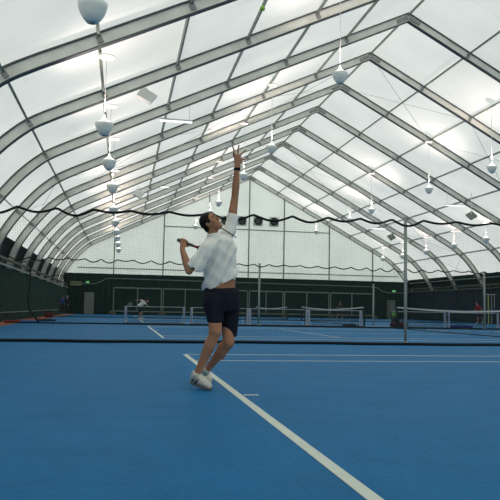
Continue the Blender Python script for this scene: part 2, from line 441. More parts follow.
# ------------------------------------------------------------------ side walls
# left pleated curtain with its rails
bm = bmesh.new(); prev = None; n = 1500; ya, yb = 20.0, YF-.6
for i in range(n+1):
    y = ya+(yb-ya)*i/n; a = .09*math.sin(y*2*PI/.62) + .02*math.sin(y*7.3+1)
    r = [bm.verts.new((-18.5+a*1.2, y, .03)), bm.verts.new((-18.5+a*.6, y, 2.55))]
    if prev: bm.faces.new((prev[0], r[0], r[1], prev[1]))
    prev = r
tag(link('side_curtain', bm, CURT, smooth=True), 'long pleated dark green curtain along the left side', 'curtain')
bm = bmesh.new()
for z in (2.95, 2.66): box2(bm, (-18.54, 20, z-.05), (-18.42, YF-.5, z+.05))
y = 20.5
while y < YF-1.2:
    rod(bm, (-18.48, y, 2.66), (-18.48, y+.6, 2.95), .02, 4); y += 1.2
t = link('curtain_truss', bm, BEAM); tag(t, 'long grey truss rail carrying the left green curtain', 'rail')
bm = bmesh.new(); tube(bm, [(-18.36, 20, 2.6), (-18.36, YF-.8, 2.6)], .03, 6); link('lit_edge_tube', bm, RAILB, t)  # pale tube stands in for the brightly lit edge of the rail
bm = bmesh.new(); tube(bm, [(-18.3, 20, .46), (-18.3, 57, .44)], .022, 6)
y = 21.0
while y < 57:
    y += .55
t = link('low_rail', bm, BEAM); tag(t, 'low thin rail with pale clips along the foot of the green curtain', 'rail')
y = 21.3; cl = None
while y < 57:
    if cl is None:
        bm = bmesh.new(); box(bm, (0, 0, 0), (.03, .22, .045)); cl = link('clip', bm, RAILB, t); c = cl
    else:
        c = cl.copy(); col.objects.link(c); c.parent = t
    c.location = (-18.25, y, .46); y += .55
# right navy sheet and beam
bm = bmesh.new(); prev = None; n = 700
for i in range(n+1):
    y = 40+(YF-.6-40)*i/n; a = .03*math.sin(y*2*PI/1.1)
    r = [bm.verts.new((18.0+a, y, .02)), bm.verts.new((18.0+a*.5, y, 3.0))]
    if prev: bm.faces.new((prev[0], r[0], r[1], prev[1]))
    prev = r
tag(link('side_curtain', bm, NAVY, smooth=True), 'long dark navy sheet along the right side', 'curtain')
bm = bmesh.new()
for z in (3.32, 3.02): box2(bm, (17.78, 40, z-.05), (17.92, YF-.5, z+.05))
y = 40.5
while y < YF-1.2:
    rod(bm, (17.85, y, 3.02), (17.85, y+.6, 3.32), .03, 4); y += 1.2
tag(link('curtain_truss', bm, BEAM), 'long grey truss rail above the navy sheet on the right', 'rail')

# ------------------------------------------------------------------ pendant lamps
def lamp(x, y, z, label, group, sc_=1.0):
    global lproto
    L = zroof(x)-.2-z
    t = thing('pendant_lamp', label, 'lamp', (x, y, z), 0, group)
    if lproto is None:
        bm = bmesh.new(); lathe(bm, [(.045, -.22), (.10, -.215), (.16, -.15), (.215, -.06), (.255, .05), (.27, .13), (.262, .13), (.24, .05), (.15, -.12), (.05, -.17)], n=24)
        a = lnk('bowl', bm, BOWL, t, True)
        bm = bmesh.new(); lathe(bm, [(.25, .135), (.19, .175), (.11, .22), (.05, .30), (.02, .40)], n=20); b = lnk('lamp_glass', bm, GLOW, t, True)
        bm = bmesh.new(); lathe(bm, [(.02, -.245), (.045, -.235), (.05, -.215)], n=10); c = lnk('finial', bm, STEEL, t, True)
        for q in (a, b, c): q.parent = t
        lproto = (a, b, c)
    else:
        for q in lproto:
            d = q.copy(); col.objects.link(d); d.parent = t
    bm = bmesh.new(); rod(bm, (0, 0, .3), (0, 0, L-.02), .011, 6); lnk('rod', bm, ROD, t)
    bm = bmesh.new(); lathe(bm, [(.03, L-.1), (.24, L-.05), (.24, L-.02), (.03, L)], n=16); lnk('ceiling_disc', bm, ROD, t)
    ld = bpy.data.lights.new('lamp_light', 'SPOT'); ld.energy = LPOW*min(1, max(.3, (L/2.9)**2)); ld.color = (1, .80, .72); ld.shadow_soft_size = .12
    ld.spot_size = math.radians(130); ld.spot_blend = .9
    lo = bpy.data.objects.new('lamp_light', ld); col.objects.link(lo); lo.parent = t; lo.location = (0, 0, .50); lo.rotation_euler = (PI, 0, 0)
    return t
lproto = None; LPOW = 620
num = ['nearest, at the top edge', 'second', 'third', 'fourth', 'fifth', 'sixth', 'seventh', 'eighth', 'ninth', 'tenth, farthest and lowest']
for i, (px, py) in enumerate(((92.5, 11), (104, 128), (109, 164), (112.3, 188), (113.5, 210.3), (115.3, 223), (116.4, 232.4), (117.2, 238.4), (118.2, 244.4), (118.6, 250.2))):
    H = 5.25; Y = 657*H/(305.3-py)*1.0
    p = at(px, py, Y)
    lamp(p.x, Y, p.z, 'grey bowl lamp of the left row, ' + num[i], 'bowl lamps of the left row')
for i, (px, py, Y, nm) in enumerate(((340, 77, 20.4, 'large grey pendant lamp before the roof ridge, biggest one right of the player'), (271.5, 149, 30.8, 'grey pendant lamp just right of the raised hand'), (243.5, 176.5, 37.6, 'small grey pendant lamp touching the raised forearm'), (218.7, 203.5, 48.2, 'tiny pale pendant lamp just above the player\'s head'), (210, 212.5, 55, 'tiny pale pendant lamp half hidden by the player\'s hair'), (195.5, 227, 65.3, 'tiny pale pendant lamp left of the player\'s face'))):
    p = at(px, py, Y); lamp(p.x, Y, p.z, nm, 'pendant lamps left of the ridge')
for i, (px, py, Y, nm) in enumerate(((492, 169, 31.2, 'grey pendant lamp at the right edge of the picture'), (429, 190, 38.3, 'grey pendant lamp left of and below the one at the right edge'), (371.5, 211, 48.3, 'small grey pendant lamp just above the black top rope, left of the tall pole'), (349.8, 220, 55, 'tiny dim pendant lamp just under the black rope'), (316.3, 232, 65.2, 'tiny pendant lamp right of the wall fans against the white gable'))):
    p = at(px, py, Y); lamp(p.x, Y, p.z, nm, 'pendant lamps right of the ridge')
for i, (px, py, Y, nm) in enumerate(((486, 240, 44.5, 'small pendant lamp by the right eaves, nearest of its row'), (454, 246, 49.5, 'small pendant lamp by the right eaves, second from the right'), (426, 252, 54.5, 'small pendant lamp by the right eaves, third from the right'), (402.5, 256.5, 59.5, 'small pendant lamp by the right eaves, right beside the tall pole'), (383, 259, 64.5, 'small pendant lamp by the right eaves, farthest, left of the tall pole'))):
    p = at(px, py, Y); lamp(p.x, Y, p.z, nm, 'pendant lamps by the right eaves')
# fluorescent strips
for x0, x1, y, Y, nm in ((161, 191, 120.5, 29, 'left slope, nearer one, below the second roof frame'), (151, 168, 186, 50, 'left slope, farther one above the black rope'), (448, 462, 205, 43.0, 'right slope, nearer one'), (372, 384, 228, 57.5, 'right slope, farther one')):
    a, b = at(x0, y, Y), at(x1, y+1, Y); z = (a.z+b.z)/2; c = (a.x+b.x)/2
    t = thing('strip_light', 'white tube light under the ' + nm, 'strip light', (c, Y, z), 0, 'tube lights under the roof')
    bm = bmesh.new(); box(bm, (0, 0, .04), (1.5, .16, .06)); lnk('housing', bm, WHT, t)
    bm = bmesh.new(); tube(bm, [(-.72, 0, -.02), (.72, 0, -.02)], .05, 8); lnk('tube', bm, TUBE, t)
    bm = bmesh.new()
    for q in (-.6, .6): rod(bm, (q, 0, .06), (q, 0, zroof(c+q)-.16-z), .01, 5)
    lnk('hanger', bm, ROD, t)
for x, y, Y, s, nm in ((146.5, 96, 24, .62, 'nearer one on the left, below the second roof frame'), (138.5, 194, 45, .62, 'farther one on the left, beside the bowl lamp row'), (471.5, 215.6, 41.5, .56, 'nearer one on the right'), (391.5, 237, 55.5, .58, 'farther one on the right, left of the tall pole')):
    c = at(x, y, Y); R = Matrix.Rotation(.5 if c.x < 0 else -.5, 4, 'Y') @ Matrix.Rotation(.9, 4, 'X')
    t = thing('floodlight', 'tilted square floodlight under the roof, ' + nm, 'floodlight', c, 0, 'square floodlights')
    bm = bmesh.new(); box(bm, (0, 0, 0), (s, s, .12), R); lnk('housing', bm, FRM if c.x > 0 else WHT, t)
    bm = bmesh.new(); box(bm, R @ V((0, 0, -.065)), (s*.86, s*.86, .02), R); lnk('glass', bm, BOWL, t)
    bm = bmesh.new(); rod(bm, (0, 0, .05), (0, 0, zroof(c.x)-.16-c.z), .02, 6); lnk('bracket', bm, ROD, t)

# ------------------------------------------------------------------ divider nets
def wave(x, per, ph):
    u = (x/per+ph) % 1.0
    return abs(math.sin(PI*u))
def divider(y, zt, amp, per, x0, x1, pitch, cr, posts, label, thick, slope=0):
    t = thing('divider_net', label, 'divider net', (0, y, 0), 0, None)
    rnd = random.Random(int(y))
    n = int((x1-x0)/.07); tops = []; hems = []
    amps = [amp*(.5+rnd.random()) for _ in range(200)]
    ph = rnd.random()
    for i in range(n+1):
        x = x0+(x1-x0)*i/n; u = x/per+50+ph+.14*math.sin(x*.9); k = int(u); f = u-k
        z = zt + slope*(x+10) - amps[k % 200]*abs(math.sin(PI*f))**1.1
        tops.append(V((x, y+.03*math.sin(x*1.3), z)))
        hems.append(V((x, y+.10*math.sin(x*.8+y)+.05*math.sin(x*2.9), thick*.9)))
    bm = bmesh.new(); tube(bm, tops, thick*.8, 6); link('top_rope', bm, BLK, t, True)
    bm = bmesh.new(); tube(bm, hems, thick, 6); link('hem', bm, BLK, t, True)
    bm = bmesh.new()
    def topz(x): f = (x-x0)/(x1-x0)*n; i = min(int(f), n-1); return tops[i].lerp(tops[i+1], f-i), hems[i].lerp(hems[i+1], f-i)
    def strip(a, b, wv):
        vs = [bm.verts.new(q) for q in (a-wv, a+wv, b+wv, b-wv)]; bm.faces.new(vs)
    x = x0
    while x < x1:
        a, b = topz(x); strip(a, b, V((cr, 0, 0))); x += pitch
    nz = int(zt/pitch)
    for j in range(1, nz):
        f = j/nz; xs = x0; step = .6; p0 = None
        while xs <= x1:
            a, b = topz(xs); q = b.lerp(a, f)
            if p0 is not None: strip(p0, q, V((0, 0, cr)))
            p0 = q; xs += step
    link('mesh', bm, CORD, t)
    return t
t = divider(15.5, 3.10, .11, .92, -18.3, 3.0, .055, .0009, None, 'nearest dark divider net, black wavy top rope across the whole picture', .038, .012)
t2 = divider(31.0, 2.98, .11, .8, -18.12, 9.5, .08, .0018, None, 'second dark divider net behind, wavy rope across the green wall\'s upper edge', .036)
t3 = divider(49.5, 3.0, .08, .8, -18.2, 17.6, .14, .002, None, 'farthest divider net in front of the dark green sheet', .035)
def pole(x, y, h, r, label, m=POSTG):
    t = thing('net_pole', label, 'pole', (x, y, 0), 0, 'poles of the divider nets')
    bm = bmesh.new(); rod(bm, (0, 0, 0), (0, 0, h), r, 12); lnk('pole', bm, m, t, True)
    bm = bmesh.new(); lathe(bm, [(r*1.9, 0), (r*1.9, .02), (r*1.3, .04), (r*1.2, .09)], n=12); lnk('foot', bm, m, t)
    bm = bmesh.new(); box(bm, (0, 0, h+.02), (r*2.1, r*2.1, .04)); lnk('cap', bm, m, t)
pole(-5.98, 15.62, 3.20, .040, 'tall grey pole of the nearest divider net, right of the player')
pole(at(259, 300, 31.2).x, 31.2, 3.0, .05, 'slim grey pole of the second divider net, close right of the player')
pole(at(373.5, 300, 31.2).x, 31.2, 2.15, .04, 'short slim grey pole left of the black net post')
pole(at(484.5, 300, 31.2).x, 31.2, 2.95, .05, 'slim grey pole near the right edge beside the player in red')
# gathered net end hanging by the left curtain
bm = bmesh.new(); tube(bm, [(-17.22, 31.5, 2.75), (-17.17, 31.5, 1.9), (-17.22, 31.4, 1.2), (-17.14, 31.3, .6), (-16.85, 31.2, .25), (-16.7, 31.1, .06)], .045, 8)
tag(link('gathered_net', bm, BLK, smooth=True), 'dark gathered end of net hanging beside the left green curtain', 'net')
bm = bmesh.new(); rod(bm, (-18.42, 31.5, 2.78), (-17.1, 31.5, 2.78), .02, 6); tag(link('net_bracket', bm, BEAM), 'short arm on the left truss rail holding the gathered net', 'bracket')

# ------------------------------------------------------------------ tennis nets (run along the hall's length at X = 0)
def net(yc, label):
    t = thing('tennis_net', label, 'tennis net', (0, yc, 0), 0, None)
    h = lambda y: .914+(1.07-.914)*(abs(y)/6.4)**1.6
    bm = bmesh.new(); ys_ = [-6.4+12.8*i/24 for i in range(25)]; prev = None
    for y in ys_:
        z = h(y); r = [bm.verts.new(p) for p in ((-.012, y, z-.06), (.012, y, z-.06), (.012, y, z), (-.012, y, z))]
        if prev:
            for k in range(4): bm.faces.new((prev[k], prev[(k+1) % 4], r[(k+1) % 4], r[k]))
        prev = r
    lnk('tape', bm, TAPE, t)
    bm = bmesh.new(); y = -6.4; c = .0022
    while y <= 6.4:
        vs = [bm.verts.new(p) for p in ((0, y-c, .03), (0, y+c, .03), (0, y+c, h(y)-.05), (0, y-c, h(y)-.05))]; bm.faces.new(vs); y += .07
    for j in range(1, 14):
        f = j/14
        for a, b in zip(ys_, ys_[1:]):
            za, zb = .03+(h(a)-.08)*f, .03+(h(b)-.08)*f
            vs = [bm.verts.new(p) for p in ((0, a, za-c), (0, b, zb-c), (0, b, zb+c), (0, a, za+c))]; bm.faces.new(vs)
    lnk('mesh', bm, CORDW, t)
    bm = bmesh.new(); tube(bm, [(0, -6.4, .03), (0, 6.4, .03)], .018, 6); lnk('bottom_cord', bm, BLK, t)
    for s in (-1, 1):
        bm = bmesh.new(); rod(bm, (0, s*6.42, 0), (0, s*6.42, 1.08), .05, 12); o = lnk('post', bm, POSTB, t)
        bm = bmesh.new(); rod(bm, (0, s*6.42, 1.08), (0, s*6.42, 1.11), .055, 12); lnk('cap', bm, POSTB, o)
net(YC+S, 'full size tennis net with black post, running off at the right edge')
net(YC+2*S, 'tennis net of the middle distance, black post right of the player')
net(YC+3*S, 'farthest tennis net, its post well right of the player')

# mini nets in a row on the floor before the third court
YM = 32.6
rowx = ((124, 185, .12, .11, 'leftmost, left of the player'), (190, 245.6, .12, 0, "second, behind the player's shorts"), (246.2, 304.8, .23, 0, 'third, just right of the player'),
        (305.4, 362.3, .23, .14, 'fourth, ending at the black net post'), (391, 446, 0, .11, 'fifth, behind the tennis net'), (447.6, 499, .11, .11, 'last one at the right edge'))
for xa, xb, wl, wr, nm in rowx:
    a = onfloor(xa, 325.5 + (xa-124)*.0095, 0); a = at(xa, 320, YM); b = at(xb, 320, YM); L = b.x-a.x
    t = thing('mini_net', 'low white framed mini tennis net, ' + nm, 'mini net', (a.x, YM, 0), 0, 'row of mini nets')
    H = .86
    bm = bmesh.new(); n = 16; prev = None
    for i in range(n+1):
        x = L*i/n; z = H
        r = [bm.verts.new(p) for p in ((x, -.015, z-.035), (x, .015, z-.035), (x, .015, z), (x, -.015, z))]
        if prev:
            for k in range(4): bm.faces.new((prev[k], prev[(k+1) % 4], r[(k+1) % 4], r[k]))
        prev = r
    lnk('tape', bm, PANEL, t)
    for x, pw_ in ((wl/2+.01, wl), (L-wr/2-.01, wr)):
        if not pw_: continue
        bm = bmesh.new(); box(bm, (x, 0, .44), (pw_, .035, .78)); e = lnk('end_panel', bm, PANEL, t)
        bm = bmesh.new()
        tube(bm, [(x+(-1)**q*pw_*.2, -.02, .18+q*.06) for q in range(10)], .018, 5)
        lnk('print', bm, BLUEM, e)
    bm = bmesh.new(); c = .0035; x = .2
    while x < L-.2:
        box2(bm, (x-c, -.003, .04), (x+c, .003, H-.05)); x += .09
    for j in range(1, 9): box2(bm, (.2, -.003, j*.09-c), (L-.2, .003, j*.09+c))
    lnk('mesh', bm, CORDW, t)
    bm = bmesh.new(); tube(bm, [(.0, 0, .03), (L, 0, .03)], .022, 6)
    for x in (.02, L-.02): rod(bm, (x, -.3, .02), (x, .3, .02), .02, 6)
    for x in (.02, L-.02): rod(bm, (x, 0, .02), (x, 0, H), .018, 6)
    lnk('frame', bm, POSTB, t)

# ------------------------------------------------------------------ things at the far end and sides
def locker(xa, xb, Y, H, label, m, name, cat):
    a, b = at(xa, 310, Y), at(xb, 310, Y); w = b.x-a.x
    t = thing(name, label, cat, ((a.x+b.x)/2, Y, 0))
    bm = bmesh.new(); box(bm, (0, 0, H/2), (w, .5, H)); lnk('body', bm, m, t)
    for q in range(3):
        bm = bmesh.new(); box(bm, (0, -.26, H*(q+.5)/3), (w*.9, .02, H/3-.06)); d = lnk('door', bm, m, t)
        bm = bmesh.new(); box(bm, (w*.3, -.28, H*(q+.5)/3), (.04, .03, .12)); lnk('handle', bm, STEEL, d)
locker(84, 93.5, 66.8, 2.15, 'beige locker cabinet against the dark green sheet at far left', BEIGE, 'locker', 'cabinet')
a = at(391, 310, YF-.35)
t = thing('exit_door', 'pale grey door in the dark sheet at the far right corner', 'door', (a.x, YF-.38, 0))
bm = bmesh.new(); box(bm, (0, 0, 1.05), (.95, .08, 2.1)); lnk('leaf', bm, DOORG, t)
bm = bmesh.new(); box(bm, (.1, -.06, 1.35), (.5, .03, .9)); lnk('notice', bm, BEIGE, t)
bm = bmesh.new(); box(bm, (.38, -.07, 1.0), (.05, .06, .16)); lnk('handle', bm, STEEL, t)
a = at(76, 283.3, YF-.5)
t = thing('wall_sign', 'yellowish rectangular box sign high in the far left corner', 'sign', a)
bm = bmesh.new(); box(bm, (0, 0, 0), (1.1, .12, .42)); lnk('box', bm, SIGNY, t)
bm = bmesh.new()
for q in range(5): box(bm, (-.4+q*.2, -.07, .02), (.07, .01, .2))
lnk('dark_marks', bm, DARKP, t)
for px, py, nm in ((87.5, 282, 'left'), (394, 291.2, 'right')):
    a = at(px, py, YF-.45); t = thing('exit_sign', 'small glowing green exit sign high on the dark sheet at far ' + nm, 'exit sign', a, 0, 'green exit signs')
    bm = bmesh.new(); box(bm, (0, 0, 0), (.34, .08, .18)); lnk('lit_panel', bm, EXITG, t)
    bm = bmesh.new(); box(bm, (.03, -.045, -.02), (.10, .01, .08)); box(bm, (-.07, -.045, 0), (.05, .01, .13)); lnk('pictogram', bm, WHT, t)
# ball trolley with lime cloth, bags
a = at(395.3, 329.2, 33.3)
t = thing('ball_trolley', 'dark trolley topped with lime green cloth beside the black net post', 'trolley', (a.x, a.y, 0))
bm = bmesh.new()
for x in (-.17, .17):
    for y in (-.17, .17): rod(bm, (x, y, 0), (x*.8, y*.8, .6), .018, 6)
box(bm, (0, 0, .58), (.36, .36, .03)); lnk('stand', bm, POSTB, t)
bm = bmesh.new(); box(bm, (0, 0, .68), (.26, .26, .17)); o = lnk('lime_cloth', bm, GRN, t)
for v in o.data.vertices: v.co.x += .03*math.sin(v.co.z*30); v.co.z += .02*math.sin(v.co.x*20)
bm = bmesh.new(); box(bm, (0, 0, .36), (.3, .3, .24)); lnk('basket', bm, DKT, t)
def bag(px, py, w, h, d, m, name, label, cat, Y=None):
    a = onfloor(px, py)
    if Y: a = at(px, py, Y)
    t = thing(name, label, cat, (a.x, a.y, 0))
    bm = bmesh.new(); loft(bm, [((x*w, 0, h*.5), (0, d*.5*s, 0), (0, 0, h*.5*s)) for x, s in ((-.5, .55), (-.47, .85), (-.25, 1), (0, .93), (.25, 1), (.47, .8), (.5, .5))], 14)
    lo = min(v.co.z for v in bm.verts)
    for v in bm.verts: v.co.z -= lo
    lnk('body', bm, m, t, True)
    bm = bmesh.new(); tube(bm, [(-.25*w, 0, h*.9), (-.12*w, 0, h*1.2), (.12*w, 0, h*1.2), (.25*w, 0, h*.9)], .015, 6); lnk('strap', bm, BLK, t)
bag(403, 328.2, .55, .3, .3, REDB, 'sports_bag', 'dark red sports bag on the floor behind the black net post', 'bag', 33.6)
bag(393.5, 328.2, .35, .24, .3, REDB, 'sports_bag', 'small dark red bag under the lime trolley\'s left side', 'bag', 33.9)
bag(349.5, 328.4, .72, .14, .3, BLK, 'racket_bag', 'long black bag lying on the floor left of the black net post', 'bag', 33.2)
bag(460, 328.7, 1.45, .18, .4, BLUEB, 'long_bag', 'long royal blue bag lying behind the right tennis net', 'bag', 33.2)
bag(49, 317.6, .5, .33, .3, REDB, 'sports_bag', 'red bag on the floor by the left green curtain', 'bag')
bag(47, 321.0, .9, .10, .3, DKT, 'flat_bag', 'dark flat bag on the floor beyond the bright blue board', 'bag')
for x0, x1, m, lb in ((-20, 20.5, BRED, 'long low red board lying on the floor at the left edge'), (21, 37.5, BBLU, 'low bright blue board lying on the floor next to the red one')):
    a, b = onfloor(x0, 322.8), onfloor(x1, 322.8); a.y = b.y = 32.6; a, b = at(x0, 322, 32.6), at(x1, 322, 32.6)
    t = thing('floor_board', lb, 'board', ((a.x+b.x)/2, 32.6, 0))
    bm = bmesh.new(); box(bm, (0, 0, .045), (b.x-a.x-.02, .25, .09)); bmesh.ops.bevel(bm, geom=bm.edges[:], offset=.01, segments=2, affect='EDGES'); lnk('board', bm, m, t)
# yellow pole and white bracket frame near right edge
a = onfloor(488.5, 325.2); Y = 47.5; a = at(488.6, 320, Y)
bm = bmesh.new(); rod(bm, (a.x, Y, 0), (a.x, Y, 2.35), .045, 8); tag(link('yellow_pole', bm, YEL), 'pale yellow upright pole near the right edge', 'pole')
a = at(491.5, 300, Y+.4); bm = bmesh.new()
rod(bm, (a.x-.45, Y+.4, 2.35), (a.x+.35, Y+.4, 2.35), .03, 6); rod(bm, (a.x, Y+.4, 0), (a.x, Y+.4, 2.35), .02, 6); rod(bm, (a.x+.25, Y+.4, 1.2), (a.x+.25, Y+.4, 2.35), .03, 6)
tag(link('scoreboard_frame', bm, PALE), 'thin pale bracket frame behind the yellow pole', 'frame')

# balls
def ball(c, m, label):
    bm = bmesh.new(); bmesh.ops.create_uvsphere(bm, u_segments=20, v_segments=14, radius=.0335)
    t = link('tennis_ball', bm, m, smooth=True); t.location = c; tag(t, label, 'tennis ball')
    bm = bmesh.new(); pts = []
    for i in range(41):
        a = 2*PI*i/40; v = V((math.cos(a)+.0, math.sin(a), .75*math.sin(2*a)*.9)).normalized()*.0336; pts.append(v)
    tube(bm, pts, .0012, 4); lnk('seam', bm, WHT, t)
ball(at(262.5, 8.5, 7.9), BALL, 'lime tennis ball tossed high in the air under the roof')
p = onfloor(428.5, 331.5); ball((p.x, p.y, .034), BALL, 'yellow green tennis ball on the floor below the right net')
p = onfloor(426.5, 323.2); ball((p.x, p.y, .034), BALLW, 'pale ball lying on the blue floor behind the right net')

# ------------------------------------------------------------------ people
def hand(bm, wrist, d, side, palm_n, spread=.16, curl=.15, sz=1.0, th_side=1, fr=.0085):
    """wrist point, finger direction d, side = thumb direction, palm normal"""
    d = V(d).normalized(); side = V(side); side = (side-d*side.dot(d)).normalized(); n = d.cross(side)
    if n.dot(V(palm_n)) < 0: n = -n
    s = sz
    loft(bm, [(wrist-d*.02*s, side*.027*s, n*.020*s), (wrist+d*.02*s, side*.033*s, n*.018*s), (wrist+d*.065*s, side*.042*s, n*.016*s), (wrist+d*.10*s, side*.040*s, n*.012*s)], 12)
    for i, (o, L) in enumerate(((.030, .072), (.010, .082), (-.010, .076), (-.029, .060))):
        base = wrist+d*(.088-.004*abs(i-1.3))*s+side*o*s
        dd = (d+side*(spread*(1.5-i))).normalized(); p = base
        for j, f in enumerate((.42, .32, .26)):
            q = p+dd*L*f*s; caps(bm, p, q, fr*(1.12-.12*j)*s, fr*(1.0-.12*j)*s, 8); p = q
            dd = (dd+n*curl*(j+1)).normalized()
    p = wrist+d*.025*s+side*.026*s; dd = (d*.72+side*.75+n*.15).normalized()
    for j, (L, r) in enumerate(((.042, .0125), (.032, .0105), (.026, .009))):
        q = p+dd*L*s; caps(bm, p, q, r*s, r*.9*s, 8); p = q; dd = (dd+d*.18+n*curl*.5).normalized()

def head(t, c, n, u, skin, hairm, vox, s=1.0):
    """c centre of the skull, n the way the face looks, u the crown direction; returns bmesh pieces for the body"""
    n = V(n).normalized(); u = V(u); u = (u-n*u.dot(n)).normalized(); w = n.cross(u)   # w: the head's side
    R = Matrix((( w.x, n.x, u.x), (w.y, n.y, u.y), (w.z, n.z, u.z))).to_4x4()
    return n, u, w, R
def head_mass(bm, c, n, u, w, R, s=1.0):
    ell(bm, c+n*-.01*s+u*.02*s, (.074*s, .094*s, .098*s), R)                 # skull
    ell(bm, c+n*.025*s-u*.055*s, (.058*s, .066*s, .062*s), R)                # jaw
    ell(bm, c+n*.068*s-u*.098*s, (.028*s, .024*s, .022*s), R)                # chin
    loft(bm, [(c+n*.080*s+u*.018*s, w*.008*s, n*.008*s), (c+n*.098*s-u*.008*s, w*.011*s, n*.012*s), (c+n*.104*s-u*.028*s, w*.016*s, n*.014*s), (c+n*.084*s-u*.038*s, w*.014*s, n*.010*s)], 8)   # nose
    ell(bm, c+n*.076*s+u*.030*s, (.048*s, .014*s, .009*s), R)                # brow
    for k in (.060, .070): ell(bm, c+n*.082*s-u*k*s, (.024*s, .010*s, .0055*s), R, 10)  # lips
    for q in (-1, 1):
        ell(bm, c+w*q*.076*s-n*.012*s-u*.012*s, (.009*s, .019*s, .032*s), R, 10)   # ears
        ell(bm, c+w*q*.040*s+n*.055*s-u*.022*s, (.022*s, .022*s, .022*s), R, 10)   # cheeks
def head_extras(t, c, n, u, w, R, hairm, s=1.0, long=False, vox=.006):
    bm = bmesh.new()
    ell(bm, c-n*.020*s+u*.034*s, (.084*s, .098*s, .096*s), R)
    ell(bm, c-n*.055*s-u*.030*s, (.066*s, .050*s, .062*s), R)
    if long: ell(bm, c-n*.085*s-u*.07*s, (.05*s, .035*s, .08*s), R)
    for q in (-1, 1): ell(bm, c+w*q*.066*s-n*.005*s+u*.018*s, (.016*s, .028*s, .036*s), R, 10)
    o = fuse('hair', bm, hairm, t, vox, 1)
    # cut the hair back from the face
    me = o.data; b2 = bmesh.new(); b2.from_mesh(me)
    dead = [v for v in b2.verts if (v.co-c).dot(n) > (.040*s + .55*max((v.co-c).dot(u)-.045*s, 0)) and (v.co-c).dot(u) < .085*s]
    bmesh.ops.delete(b2, geom=dead, context='VERTS'); b2.to_mesh(me); b2.free()
    for q in (-1, 1):
        bm = bmesh.new(); ell(bm, c+w*q*.031*s+n*.079*s+u*.010*s, (.012*s, .006*s, .0045*s), R, 10); link('eye', bm, WHT, t, True)
        bm = bmesh.new(); ell(bm, c+w*q*.031*s+n*.0865*s+u*.010*s, (.006*s, .004*s, .006*s), R, 8); link('pupil', bm, HAIR, t, True)
        bm = bmesh.new(); ell(bm, c+w*q*.033*s+n*.087*s+u*.033*s, (.022*s, .005*s, .004*s), R, 8); link('eyebrow', bm, HAIR, t, True)

def shoe(t, heel, toe, m=SHOE, s=1.0, lift=.0):
    heel, toe = V(heel), V(toe); d = (toe-heel); L = d.length; d.normalize(); sd = d.cross(V((0, 0, 1))).normalized(); un = sd.cross(d).normalized()
    bm = bmesh.new()
    secs = []
    for f, wd, h in ((-.02, .026, .03), (.03, .036, .05), (.2, .041, .058), (.4, .042, .050), (.6, .046, .040), (.8, .047, .032), (.93, .038, .026), (1.0, .018, .016)):
        secs.append((heel+d*L*f+un*(h+.012)*1.0*s, sd*wd*s, un*h*s))
    loft(bm, secs, 14)
    loft(bm, [(heel+d*L*.16+un*.06*s, sd*.040*s, d*.058*s), (heel+d*L*.19+un*.125*s, sd*.037*s, d*.050*s)], 14)
    o = fuse('shoe', bm, m, t, .006, 2)
    bm = bmesh.new(); secs = []
    for f, wd in ((-.04, .022), (.02, .038), (.25, .041), (.45, .039), (.65, .049), (.85, .046), (.97, .034), (1.03, .014)):
        secs.append((heel+d*L*f+un*.014*s, sd*wd*s, un*.014*s))
    loft(bm, secs, 10); o2 = link('sole', bm, SOLE, t); o2.parent = o; o2.matrix_parent_inverse = o.matrix_parent_inverse.copy() if False else Matrix.Identity(4)
    bm = bmesh.new()
    for f in (.3, .38, .46, .54): rod(bm, heel+d*L*f+un*(.108-.05*f)*s-sd*.018, heel+d*L*(f+.02)+un*(.108-.05*f)*s+sd*.018, .008*s, 5)
    for q in (-1, 1):
        rod(bm, heel+d*L*.30+un*.03*s+sd*q*.042*s, heel+d*L*.48+un*.075*s+sd*q*.034*s, .009*s, 5)
        rod(bm, heel+d*L*.12+un*.04*s+sd*q*.040*s, heel+d*L*.26+un*.09*s+sd*q*.036*s, .009*s, 5)
    o3 = link('laces', bm, DARKP, t); o3.parent = o; o3.matrix_parent_inverse = Matrix.Identity(4)

# --- the serving player; joints read at their own depths
YP = 6.92
J = dict(
    pel=at(221.5, 293, YP), waist=at(223.5, 277, YP), chest=at(220.5, 250, YP), neck=at(213.5, 236.5, YP-.02),
    rhip=at(214.5, 300, YP-.05), lhip=at(230, 300, YP+.05), rknee=at(215.3, 332.5, YP-.2), lknee=at(228.3, 343, YP-.10),
    rank=at(197, 374.5, YP-.14), lank=at(206.8, 370, YP+.10),
    rsh=at(207.5, 246, YP-.13), lsh=at(230.5, 229, YP+.08), lel=at(235.0, 196, YP+.10), lwr=at(237.1, 168.5, YP+.04),
    rel=at(189.2, 271, YP-.13), rwr=at(182.2, 249.5, YP-.05))
P = thing('person', 'tennis player in white polo shirt and dark shorts reaching up to serve', 'person', (J['pel'].x, J['pel'].y, 0))
hc = at(210.8, 222.6, YP-.03)
fn = (rt*.70+V((0, 0, 1))*.56-fw*.42).normalized(); fu = (-rt*.52+V((0, 0, 1))*.85+fw*.05)
hn, hu, hw, hR = head(P, hc, fn, fu, SKIN, HAIR, .006)
bm = bmesh.new()
sdir = (J['lsh']-J['rsh']).normalized(); spine = (J['neck']-J['pel']).normalized(); front = sdir.cross(spine).normalized()
hdir = V((1, .45, 0)).normalized(); hfront = hdir.cross(V((0, 0, 1))).normalized()
def seci(c, w, dp, sd=sdir, fr=front): return (c, sd*w, fr*dp)
loft(bm, [seci(J['pel']-V((0, 0, .08)), .13, .10, hdir, hfront), seci(J['pel'], .155, .11, hdir, hfront), seci(J['waist'], .140, .100, hdir, hfront), seci(J['chest'], .132, .090), seci(J['chest'].lerp(J['neck'], .55), .12, .075), seci(J['neck']-V((0, 0, .01)), .07, .06)], 20)
for a, b, r1, r2 in (('rhip', 'rknee', .086, .066), ('lhip', 'lknee', .086, .062)): caps(bm, J[a], J[b], r1, r2, 16)
